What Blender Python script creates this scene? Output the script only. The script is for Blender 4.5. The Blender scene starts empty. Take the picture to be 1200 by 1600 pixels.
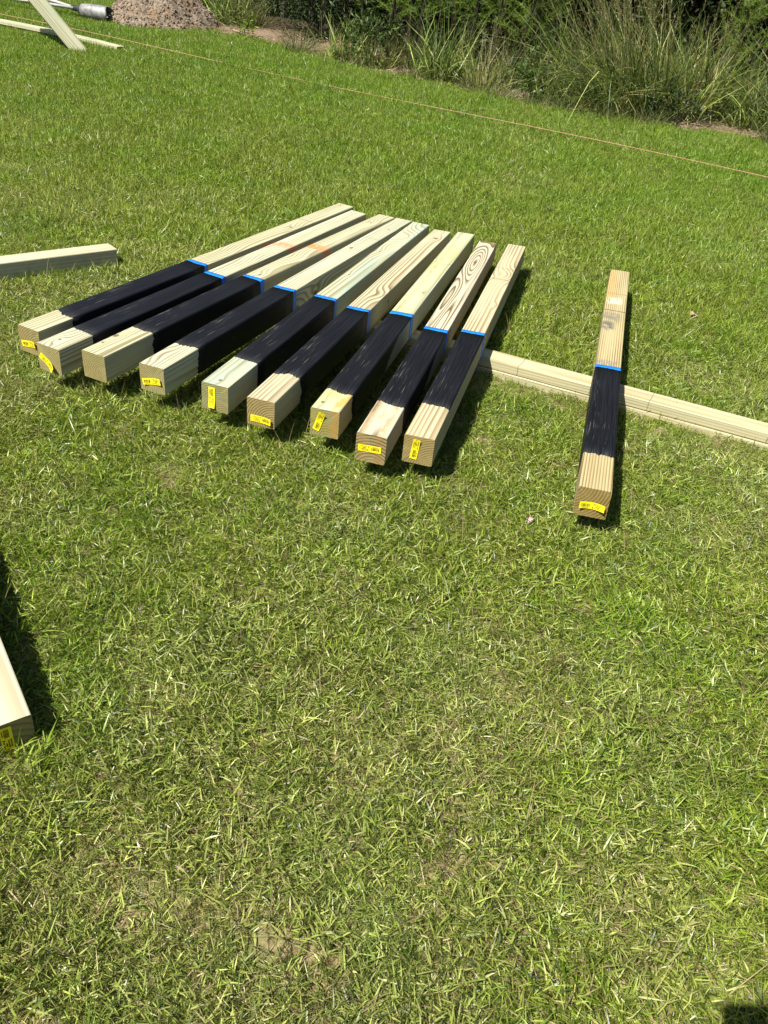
import bpy, math, random
import numpy as np
from mathutils import Matrix, Vector

rng = np.random.default_rng(7)
random.seed(7)
C = bpy.context.scene.collection
SC = bpy.context.scene
R = math.radians

# ------------------------------------------------------------------ camera, sky, sun, exposure
cam_d = bpy.data.cameras.new('camera')
cam = bpy.data.objects.new('camera', cam_d)
C.objects.link(cam)
cam_d.sensor_fit = 'VERTICAL'
cam_d.sensor_height = 36.0
cam_d.lens = 1251.28 / 1600.0 * 36.0
cam_d.clip_start = 0.02
cam_d.clip_end = 600
PIT, ROL, CAMZ = R(34.560), R(7.1772), 1.2475
cF = Vector((0, math.cos(PIT), -math.sin(PIT)))
cU0 = Vector((0, math.sin(PIT), math.cos(PIT)))
cR0 = Vector((1, 0, 0))
cR = cR0 * math.cos(ROL) + cU0 * math.sin(ROL)
cU = cU0 * math.cos(ROL) - cR0 * math.sin(ROL)
cam.matrix_world = Matrix(((cR.x, cU.x, -cF.x, 0), (cR.y, cU.y, -cF.y, 0), (cR.z, cU.z, -cF.z, CAMZ), (0, 0, 0, 1)))
SC.camera = cam

SUN_AZ, SUN_EL = 47.0, 55.0          # the way the light travels over the ground (from +y towards +x), and its height
to_sun = Vector((-math.sin(R(SUN_AZ)) * math.cos(R(SUN_EL)), -math.cos(R(SUN_AZ)) * math.cos(R(SUN_EL)), math.sin(R(SUN_EL))))
world = bpy.data.worlds.new('World')
SC.world = world
world.use_nodes = True
wn = world.node_tree
wn.nodes.clear()
w_out = wn.nodes.new('ShaderNodeOutputWorld')
w_bg = wn.nodes.new('ShaderNodeBackground')
w_sky = wn.nodes.new('ShaderNodeTexSky')
w_sky.sky_type = 'NISHITA'
w_sky.sun_disc = False
w_sky.sun_elevation = R(SUN_EL)
w_sky.sun_rotation = math.atan2(to_sun.x, to_sun.y)
w_bg.inputs['Strength'].default_value = 0.05
wn.links.new(w_sky.outputs[0], w_bg.inputs['Color'])
wn.links.new(w_bg.outputs[0], w_out.inputs['Surface'])
sun_d = bpy.data.lights.new('sun', 'SUN')
sun_d.energy = 5.0
sun_d.angle = R(0.53)
sun_d.color = (1.0, 0.95, 0.86)
sun = bpy.data.objects.new('sun', sun_d)
C.objects.link(sun)
sun.rotation_euler = to_sun.to_track_quat('Z', 'Y').to_euler()
SC.view_settings.view_transform = 'Standard'
SC.view_settings.look = 'None'
SC.view_settings.gamma = 1.0
SC.view_settings.use_curve_mapping = False
SC.view_settings.exposure = 1.20
SC.cycles.max_bounces = 5
SC.cycles.diffuse_bounces = 2
SC.cycles.transmission_bounces = 4
SC.cycles.transparent_max_bounces = 4

# ------------------------------------------------------------------ helpers
def tag(o, label=None, cat=None, group=None, kind=None):
    if label: o['label'] = label
    if cat: o['category'] = cat
    if group: o['group'] = group
    if kind: o['kind'] = kind
    return o

def empty(name, loc=(0, 0, 0)):
    o = bpy.data.objects.new(name, None)
    o.empty_display_size = 0.1
    C.objects.link(o)
    o.location = loc
    return o

def mesh_np(name, verts, faces, tint=None, smooth=False, attrs=None):
    """faces: list of int arrays (n,k), k constant in each array"""
    me = bpy.data.meshes.new(name)
    verts = np.asarray(verts, np.float32)
    me.vertices.add(len(verts))
    me.vertices.foreach_set('co', verts.ravel())
    loops, starts, at = [], [], 0
    for f in faces:
        f = np.asarray(f, np.int32)
        if len(f) == 0: continue
        n, k = f.shape
        loops.append(f.ravel())
        starts.append(at + np.arange(n, dtype=np.int32) * k)
        at += n * k
    loops = np.concatenate(loops); starts = np.concatenate(starts)
    me.loops.add(len(loops))
    me.loops.foreach_set('vertex_index', loops)
    me.polygons.add(len(starts))
    me.polygons.foreach_set('loop_start', starts)
    me.update(calc_edges=True)
    me.polygons.foreach_set('use_smooth', np.full(len(starts), bool(smooth)))
    if tint is not None:
        a = me.attributes.new('tint', 'FLOAT_COLOR', 'POINT')
        col = np.ones((len(verts), 4), np.float32); col[:, :3] = tint
        a.data.foreach_set('color', col.ravel())
    for k, v in (attrs or {}).items():
        a = me.attributes.new(k, 'FLOAT', 'POINT')
        a.data.foreach_set('value', np.asarray(v, np.float32))
    me.validate()
    return me

def link(name, me, mat=None, parent=None):
    o = bpy.data.objects.new(name, me)
    C.objects.link(o)
    if mat is not None:
        for m in (mat if isinstance(mat, (list, tuple)) else [mat]): me.materials.append(m)
    if parent is not None: o.parent = parent
    return o

def norm(v):
    return v / np.maximum(np.linalg.norm(v, axis=-1, keepdims=True), 1e-9)

def ribbons(root, d, L, W, droop, seg, col, side=None, taper=1.6, base=0.6, bend=0.0):
    """leaf blades: root (n,3), first direction d, length, width, droop; returns verts, [quads, tris], tint"""
    n = len(root)
    L = np.broadcast_to(L, n); W = np.broadcast_to(W, n); droop = np.broadcast_to(droop, n)
    d = norm(d)
    if side is None:
        r = rng.normal(size=(n, 3)); r[:, 2] *= 0.4
        side = np.cross(d, r)
    side = norm(side)
    t = np.linspace(0, 1, seg + 1)
    P = root[:, None, :] + d[:, None, :] * (L[:, None] * t)[:, :, None]
    P[:, :, 2] -= (droop * L)[:, None] * t[None] ** 2
    if bend:
        bv = rng.normal(size=(n, 3)) * bend; bv[:, 2] *= .3
        P += (bv * L[:, None])[:, None, :] * (t ** 2)[None, :, None]
        bv = rng.normal(size=(n, 3)) * bend * .3
        P += (bv * L[:, None])[:, None, :] * np.sin(t * 5)[None, :, None]
    w = W[:, None] * 0.5 * np.minimum(1, base + t * 3)[None] * (1 - t ** taper)[None]
    A = P + side[:, None, :] * w[:, :, None]
    B = P - side[:, None, :] * w[:, :, None]
    V = np.empty((n, 2 * seg + 1, 3))
    V[:, 0:2 * seg:2] = A[:, :seg]; V[:, 1:2 * seg:2] = B[:, :seg]; V[:, 2 * seg] = P[:, seg]
    off = (np.arange(n) * (2 * seg + 1))[:, None]
    quads = np.concatenate([off + np.array([[2 * k, 2 * k + 1, 2 * k + 3, 2 * k + 2]]) for k in range(seg - 1)]) if seg > 1 else np.zeros((0, 4), int)
    tris = off + np.array([[2 * seg - 2, 2 * seg - 1, 2 * seg]])
    T = np.repeat(np.asarray(col), 2 * seg + 1, axis=0)
    return V.reshape(-1, 3), [quads, tris], T

def leaves(c, d, nrm, L, W, col):
    """folded diamond leaves (two triangles bent on the midrib)"""
    n = len(c); d = norm(d); s = norm(np.cross(d, nrm)); u = np.cross(s, d)
    L = np.broadcast_to(L, n)[:, None]; W = np.broadcast_to(W, n)[:, None]
    V = np.stack([c, c + d * L * .45 + s * W * .5 + u * W * .15, c + d * L, c + d * L * .45 - s * W * .5 + u * W * .15], 1)
    off = (np.arange(n) * 4)[:, None]
    tr = np.concatenate([off + np.array([[0, 1, 2]]), off + np.array([[0, 2, 3]])])
    return V.reshape(-1, 3), [tr], np.repeat(np.asarray(col), 4, axis=0)

def merge(parts):
    V, F, T, at = [], {}, [], 0
    for v, fs, t in parts:
        V.append(v); T.append(t)
        for f in fs:
            if len(f): F.setdefault(f.shape[1], []).append(f + at)
        at += len(v)
    return np.concatenate(V), [np.concatenate(x) for x in F.values()], np.concatenate(T)

def tube(path, rad, col=(.1, .1, .1), n=6, cap=True):
    path = np.asarray(path, float); k = len(path)
    rad = np.broadcast_to(rad, k)
    tan = norm(np.gradient(path, axis=0))
    ref = np.array([0.31, 0.2, 0.93]) if abs(tan[0] @ np.array([0.31, 0.2, 0.93])) < .9 else np.array([1., 0, 0])
    s = norm(np.cross(tan, ref)); u = np.cross(s, tan)
    a = np.linspace(0, 2 * np.pi, n, endpoint=False)
    V = path[:, None] + (s[:, None] * np.cos(a)[None, :, None] + u[:, None] * np.sin(a)[None, :, None]) * rad[:, None, None]
    V = V.reshape(-1, 3)
    q = []
    for i in range(k - 1):
        for j in range(n):
            q.append((i * n + j, i * n + (j + 1) % n, (i + 1) * n + (j + 1) % n, (i + 1) * n + j))
    tr = []
    if cap:
        V = np.concatenate([V, path[[0, -1]]])
        for j in range(n):
            tr.append((k * n, (j + 1) % n, j)); tr.append((k * n + 1, (k - 1) * n + j, (k - 1) * n + (j + 1) % n))
    T = np.tile(np.asarray(col, float), (len(V), 1))
    return V, [np.array(q), np.array(tr).reshape(-1, 3)], T

def vnoise(x, y, seed=0):
    """smooth value noise, numpy"""
    xi = np.floor(x).astype(int); yi = np.floor(y).astype(int); fx = x - xi; fy = y - yi
    fx = fx * fx * (3 - 2 * fx); fy = fy * fy * (3 - 2 * fy)
    def h(a, b):
        v = np.sin(a * 127.1 + b * 311.7 + seed * 74.7) * 43758.5453
        return v - np.floor(v)
    return (h(xi, yi) * (1 - fx) + h(xi + 1, yi) * fx) * (1 - fy) + (h(xi, yi + 1) * (1 - fx) + h(xi + 1, yi + 1) * fx) * fy

# ------------------------------------------------------------------ terrain functions
def ground(x, y):
    x = np.asarray(x, float); y = np.asarray(y, float)
    s = .34 * x + .94 * y
    t = np.maximum(0, s - 4.0)
    t2 = np.maximum(0, s - 16.0)
    return -0.015 + 0.062 * t * t / (t + 1.0) - 0.04 * t2 * t2 / (t2 + 4.0)

EX = np.array([-40, -6, -4.3, -3.4, -3.08, -2.145, -1.33, -.565, .108, .73, 1.329, 1.91, 2.473, 2.964, 6, 40])
ES = np.array([14.0, 13.2, 12.6, 10.2, 9.60, 9.24, 9.05, 8.72, 8.58, 8.38, 8.40, 8.47, 8.52, 8.44, 8.4, 8.4])
def edge_over(x, y):
    """metres past the lawn's far edge (negative on the lawn)"""
    return .34 * x + .94 * y - np.interp(x, EX, ES)

def at_edge(x, past):
    """point on the ground a given distance past the lawn edge"""
    s = np.interp(x, EX, ES) + past
    y = (s - .34 * x) / .94
    return np.array([x, y, float(ground(x, y))])

# ------------------------------------------------------------------ node helpers
class NT:
    def __init__(self, name):
        self.m = bpy.data.materials.new(name); self.m.use_nodes = True
        self.t = self.m.node_tree; self.t.nodes.clear()
        self.out = self.t.nodes.new('ShaderNodeOutputMaterial')
    def n(self, typ, **kw):
        nd = self.t.nodes.new(typ)
        for k, v in kw.items():
            if k.startswith('i_'):
                key = k[2:]
                key = int(key) if key.isdigit() else key.replace('_', ' ')
                if hasattr(v, 'is_output'): self.t.links.new(v, nd.inputs[key])
                else: nd.inputs[key].default_value = v
            else: setattr(nd, k, v)
        return nd
    def math(self, op, a, b=0.0, c=None, clamp=False):
        nd = self.t.nodes.new('ShaderNodeMath'); nd.operation = op; nd.use_clamp = clamp
        for i, v in enumerate((a, b) if c is None else (a, b, c)):
            if hasattr(v, 'is_output'): self.t.links.new(v, nd.inputs[i])
            else: nd.inputs[i].default_value = v
        return nd.outputs[0]
    def mix(self, f, a, b, blend='MIX'):
        nd = self.t.nodes.new('ShaderNodeMix'); nd.data_type = 'RGBA'; nd.blend_type = blend
        for i, v in ((0, f), (6, a), (7, b)):
            if hasattr(v, 'is_output'): self.t.links.new(v, nd.inputs[i])
            elif i == 0: nd.inputs[i].default_value = v
            else: nd.inputs[i].default_value = (*v, 1)
        return nd.outputs[2]
    def noise(self, vec, scale, detail=2.0, rough=.5, dist=0.0):
        nd = self.n('ShaderNodeTexNoise', i_Scale=scale, i_Detail=detail, i_Roughness=rough, i_Distortion=dist)
        self.t.links.new(vec, nd.inputs['Vector'])
        return nd.outputs[0]
    def ramp(self, f, lo, hi):
        nd = self.n('ShaderNodeMapRange', i_Value=f, i_From_Min=lo, i_From_Max=hi, interpolation_type='SMOOTHSTEP')
        return nd.outputs[0]
    def vscale(self, vec, sc, add=(0, 0, 0)):
        nd = self.n('ShaderNodeMapping', i_Vector=vec, i_Scale=sc, i_Location=add)
        return nd.outputs[0]
    def surf(self, bsdf):
        self.t.links.new(bsdf, self.out.inputs['Surface']); return self.m

def leaf_material(name, trans=0.3, rough=0.5, spec=0.35, vary=0.25, tmul=1.0, patch=False):
    k = NT(name)
    at = k.n('ShaderNodeAttribute', attribute_name='tint')
    info = k.n('ShaderNodeObjectInfo')
    v = k.math('MULTIPLY_ADD', info.outputs['Random'], vary, 1.0 - vary / 2)
    col = k.n('ShaderNodeHueSaturation', i_Hue=.5, i_Saturation=1.0, i_Value=v, i_Color=at.outputs['Color']).outputs[0]
    if patch:
        pos = k.n('ShaderNodeNewGeometry').outputs['Position']
        dry = k.n('ShaderNodeAttribute', attribute_name='dry', attribute_type='INSTANCER').outputs['Fac']
        n1 = k.noise(pos, 2.2, 3.0, .6)
        lf = k.n('ShaderNodeAttribute', attribute_name='lushf', attribute_type='INSTANCER').outputs['Fac']
        lush = k.math('ADD', k.ramp(n1, .42, .66), lf)
        col = k.mix(k.math('MULTIPLY', lush, .5), col, k.mix(1.0, col, (.74, .96, .62), 'MULTIPLY'))
        hs = k.n('ShaderNodeHueSaturation', i_Hue=.46, i_Saturation=.72, i_Value=1.35, i_Color=col).outputs[0]
        col = k.mix(k.math('MULTIPLY', dry, .60, clamp=True), col, hs)
    p = k.n('ShaderNodeBsdfPrincipled', i_Base_Color=col, i_Roughness=rough)
    p.inputs['Specular IOR Level'].default_value = spec
    tcol = k.mix(1.0, col, (1.25 * tmul, 1.25 * tmul, .7 * tmul), 'MULTIPLY')
    tr = k.n('ShaderNodeBsdfTranslucent', i_Color=tcol)
    mx = k.n('ShaderNodeMixShader', i_0=trans, i_1=p.outputs[0], i_2=tr.outputs[0])
    return k.surf(mx.outputs[0])

def plain(name, col, rough=.5, spec=.5, metal=0.0, noise_amt=0.15, nscale=30.0, bump=0.0):
    k = NT(name)
    co = k.n('ShaderNodeTexCoord').outputs['Object']
    nz = k.noise(co, nscale, 4.0, .6)
    c = k.mix(k.ramp(nz, .3, .7), tuple(x * (1 - noise_amt) for x in col), tuple(min(1, x * (1 + noise_amt)) for x in col))
    p = k.n('ShaderNodeBsdfPrincipled', i_Base_Color=c, i_Roughness=rough, i_Metallic=metal)
    p.inputs['Specular IOR Level'].default_value = spec
    if bump:
        b = k.n('ShaderNodeBump', i_Strength=bump, i_Distance=.002, i_Height=nz)
        k.t.links.new(b.outputs[0], p.inputs['Normal'])
    return k.surf(p.outputs[0])

# ------------------------------------------------------------------ the ground sheet
def axis(lo, hi, step, far):
    mid = np.arange(lo, hi + 1e-6, step)
    g = np.array([.5, 1.2, 2.5, 5, 10, 20, 40, 80, far])
    return np.concatenate([lo - g[::-1], mid, hi + g])
gx = axis(-14, 10, .16, 160.); gy = axis(-2.5, 17, .16, 160.)
GX, GY = np.meshgrid(gx, gy)
GZ = ground(GX, GY) + (vnoise(GX * 3, GY * 3, 1) - .5) * .008
past = edge_over(GX, GY)
GZ += np.where(past > 0, (vnoise(GX * 2.3, GY * 2.3, 3) - .4) * .10 * np.clip(past * 2, 0, 1), 0)
nx, ny = len(gx), len(gy)
idx = np.arange(nx * ny).reshape(ny, nx)
q = np.stack([idx[:-1, :-1], idx[:-1, 1:], idx[1:, 1:], idx[1:, :-1]], -1).reshape(-1, 4)

k = NT('soil and thatch')
pos = k.n('ShaderNodeNewGeometry').outputs['Position']
nA = k.noise(pos, 60, 4, .7); nB = k.noise(pos, 9, 3, .6)
thatch = k.mix(k.ramp(nA, .3, .7), (.07, .053, .025), (.27, .215, .11))
thatch = k.mix(k.ramp(nB, .4, .7), thatch, (.12, .13, .04))
dirt = k.mix(k.ramp(nA, .3, .72), (.09, .065, .04), (.25, .185, .125))
bare = k.n('ShaderNodeAttribute', attribute_name='bare').outputs['Fac']
col = k.mix(k.ramp(k.math('MULTIPLY_ADD', k.math('SUBTRACT', nB, .5), .9, bare), .35, .65), thatch, dirt)
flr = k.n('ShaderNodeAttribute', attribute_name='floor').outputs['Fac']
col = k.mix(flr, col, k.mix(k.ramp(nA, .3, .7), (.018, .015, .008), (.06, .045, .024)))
p = k.n('ShaderNodeBsdfPrincipled', i_Base_Color=col, i_Roughness=.95)
p.inputs['Specular IOR Level'].default_value = .15
b = k.n('ShaderNodeBump', i_Strength=.8, i_Distance=.01, i_Height=nA)
k.t.links.new(b.outputs[0], p.inputs['Normal'])
M_soil = k.surf(p.outputs[0])
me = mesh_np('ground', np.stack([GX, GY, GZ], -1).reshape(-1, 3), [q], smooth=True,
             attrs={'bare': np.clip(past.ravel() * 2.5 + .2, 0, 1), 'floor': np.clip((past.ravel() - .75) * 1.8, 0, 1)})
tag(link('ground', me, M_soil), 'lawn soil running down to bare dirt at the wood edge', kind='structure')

# ------------------------------------------------------------------ lawn grass (one mass of blades)
GREENS = np.array([(.165, .232, .019), (.225, .288, .034), (.285, .330, .064), (.098, .162, .010), (.360, .370, .125), (.036, .066, .004)])
GP = np.array([.22, .26, .18, .15, .07, .12])
STRAW = np.array([(.34, .27, .13), (.25, .19, .09), (.42, .36, .20), (.17, .11, .06)])
SP = np.array([.4, .3, .2, .1])

def pickc(tab, pr, n, jit=.22):
    c = tab[rng.choice(len(tab), n, p=pr)]
    return c * (1 + rng.normal(size=(n, 1)) * jit).clip(.6, 1.5)

def lean_dirs(n, lo, hi):
    a = rng.uniform(0, 2 * np.pi, n); t = np.radians(rng.uniform(lo, hi, n))
    return np.stack([np.cos(a) * np.sin(t), np.sin(a) * np.sin(t), np.cos(t)], -1)

tuft_coll = bpy.data.collections.new('grass_tufts')
M_grass = leaf_material('lawn blades', trans=.36, rough=.40, spec=.5, vary=.3, patch=True)
def disc(n, r):
    a = rng.uniform(0, 2 * np.pi, n); q_ = np.sqrt(rng.uniform(0, 1, n)) * r
    return np.stack([np.cos(a) * q_, np.sin(a) * q_, np.zeros(n)], -1)
NV = 10
for v in range(2 * NV):
    far = v >= NV
    parts = []
    if not far:                       # short, trodden, lying this way and that
        n = 215; h0 = rng.uniform(0.002, .014, n)
        ro = disc(n, .065); ro[:, 2] = h0
        parts.append(ribbons(ro, lean_dirs(n, 25, 88), rng.uniform(.014, .040, n), rng.uniform(.0019, .0036, n), rng.uniform(.0, .5, n), 3, pickc(GREENS, GP, n)))
        n = 46; ro = disc(n, .065); ro[:, 2] = rng.uniform(.001, .012, n)
        parts.append(ribbons(ro, lean_dirs(n, 65, 95), rng.uniform(.014, .042, n), rng.uniform(.0012, .0028, n), rng.uniform(-.1, .2, n), 2, pickc(STRAW, SP, n)))
        n = 3; ro = disc(n, .06)
        parts.append(ribbons(ro, lean_dirs(n, 15, 70), rng.uniform(.05, .085, n), rng.uniform(.0018, .003, n), rng.uniform(.1, .6, n), 4, pickc(GREENS, GP, n)))
    else:                             # taller and denser, more upright
        n = 170; ro = disc(n, .075); ro[:, 2] = rng.uniform(0, .012, n)
        parts.append(ribbons(ro, lean_dirs(n, 5, 75), rng.uniform(.025, .065, n), rng.uniform(.0024, .0046, n), rng.uniform(.0, .55, n), 3, pickc(GREENS, GP, n)))
        n = 16; ro = disc(n, .075); ro[:, 2] = rng.uniform(.001, .015, n)
        parts.append(ribbons(ro, lean_dirs(n, 50, 92), rng.uniform(.02, .05, n), rng.uniform(.0015, .003, n), .1, 2, pickc(STRAW, SP, n)))
    if v % 3 == 0:
        n = 2; ro = disc(n, .06)
        parts.append(ribbons(ro, lean_dirs(n, 5, 40), rng.uniform(.09, .14, n), .0016, .25, 5, pickc(STRAW, SP, n)))
    V, F, T = merge(parts)
    V[:, 2] = np.maximum(V[:, 2], -.002)
    me = mesh_np('grass_tuft', V, F, T)
    me.materials.append(M_grass)
    tuft_coll.objects.link(bpy.data.objects.new('tuft_%02d' % v, me))

lx = np.arange(-13, 9.01, .1); ly = np.arange(-1.6, 15.0, .1)
LX, LY = np.meshgrid(lx, ly)
LZ = ground(LX, LY)
dist = np.hypot(LX, LY)
past = edge_over(LX, LY) + (vnoise(LX * 2.2, LY * 2.2, 5) - .5) * .45
dens = np.interp(dist, [0, 3, 6, 12], [430, 380, 270, 220]) * (past < .06)
wear = vnoise(LX * 1.7, LY * 1.7, 9) * .6 + vnoise(LX * 5, LY * 5, 10) * .4
dry = np.clip((wear - .52) * 4.5, 0, 1) * np.interp(dist, [0, 2.6, 5, 9], [.62, .6, .35, .15])
for (sx, sy, sr, sa) in ((1.15, 2.05, .10, 1.), (.9, 1.9, .12, .7), (-.35, 1.25, .09, 1.), (-.1, 1.45, .10, .8), (-.05, 1.2, .07, .9), (-.28, 1.0, .07, .5), (.5, .75, .12, .8), (.25, .8, .1, .7), (1.0, 3.7, .10, .7), (-.9, 1.65, .1, .6), (-.12, 1.75, .12, .7), (.3, 1.2, .1, .6)):
    dry = np.maximum(dry, sa * np.exp(-((LX - sx) ** 2 + (LY - sy) ** 2) / sr ** 2))
dens = dens * (1 - .10 * np.clip(dry - .5, 0, .5) * 2)
farv = np.interp(.34 * LX + .94 * LY, [2.2, 3.6, 5.0], [.05, .45, 1.0])
bdist = (LX - .34) * -.326 + (LY - 2.911) * -.945
scl = np.where((bdist > .03) & (bdist < .24) & (LX > -1.2), .55, 1.0) * np.interp(dist, [0, 2, 5, 9], [.95, 1.0, 1.05, 1.15]) * (.85 + .3 * vnoise(LX * 3, LY * 3, 12))
idx = np.arange(LX.size).reshape(LX.shape)
q = np.stack([idx[:-1, :-1], idx[:-1, 1:], idx[1:, 1:], idx[1:, :-1]], -1).reshape(-1, 4)
me = mesh_np('lawn_grass', np.stack([LX, LY, LZ], -1).reshape(-1, 3), [q],
             attrs={'dens': dens.ravel(), 'dry': dry.ravel(), 'farv': farv.ravel(), 'lushf': np.interp(.34 * LX + .94 * LY, [3.8, 7.5], [0, 1.0]).ravel(), 'scl': scl.ravel()})
lawn = link('lawn_grass', me, M_grass)
tag(lawn, 'sunlit mown green lawn with dry straw coloured patches', 'lawn', kind='stuff')

def scatter_group(name, coll, nv):
    g = bpy.data.node_groups.new(name, 'GeometryNodeTree')
    g.interface.new_socket('Geometry', in_out='INPUT', socket_type='NodeSocketGeometry')
    g.interface.new_socket('Geometry', in_out='OUTPUT', socket_type='NodeSocketGeometry')
    N, Lk = g.nodes, g.links
    gi = N.new('NodeGroupInput'); go = N.new('NodeGroupOutput')
    def attr(nm):
        a = N.new('GeometryNodeInputNamedAttribute'); a.data_type = 'FLOAT'; a.inputs['Name'].default_value = nm
        return a.outputs['Attribute']
    dp = N.new('GeometryNodeDistributePointsOnFaces'); dp.distribute_method = 'RANDOM'
    Lk.new(gi.outputs[0], dp.inputs['Mesh']); Lk.new(attr('dens'), dp.inputs['Density'])
    dp.inputs['Seed'].default_value = 4
    ci = N.new('GeometryNodeCollectionInfo'); ci.inputs['Collection'].default_value = coll
    ci.inputs['Separate Children'].default_value = True; ci.inputs['Reset Children'].default_value = True
    iop = N.new('GeometryNodeInstanceOnPoints')
    Lk.new(dp.outputs['Points'], iop.inputs['Points']); Lk.new(ci.outputs[0], iop.inputs['Instance'])
    iop.inputs['Pick Instance'].default_value = True
    def rnd(typ, lo, hi, seed):
        r = N.new('FunctionNodeRandomValue'); r.data_type = typ
        ins = {'FLOAT': (2, 3), 'INT': (4, 5), 'FLOAT_VECTOR': (0, 1)}[typ]
        r.inputs[ins[0]].default_value = lo; r.inputs[ins[1]].default_value = hi
        r.inputs['Seed'].default_value = seed
        return r.outputs[{'FLOAT_VECTOR': 0, 'FLOAT': 1, 'INT': 2}[typ]]
    def mth(op, a, b):
        m = N.new('ShaderNodeMath'); m.operation = op
        for i, v in enumerate((a, b)):
            if hasattr(v, 'is_output'): Lk.new(v, m.inputs[i])
            else: m.inputs[i].default_value = v
        return m.outputs[0]
    isfar = mth('LESS_THAN', rnd('FLOAT', 0.0, 1.0, 21), attr('farv'))
    base = mth('ADD', mth('MULTIPLY', isfar, float(nv)), rnd('INT', 0, nv - 1, 22))
    Lk.new(base, iop.inputs['Instance Index'])
    Lk.new(rnd('FLOAT_VECTOR', (-.12, -.12, 0.0), (.12, .12, 6.2832), 23), iop.inputs['Rotation'])
    Lk.new(mth('MULTIPLY', attr('scl'), rnd('FLOAT', .75, 1.25, 24)), iop.inputs['Scale'])
    Lk.new(iop.outputs[0], go.inputs[0])
    return g
md = lawn.modifiers.new('blades', 'NODES')
md.node_group = scatter_group('lawn_scatter', tuft_coll, NV)

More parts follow.
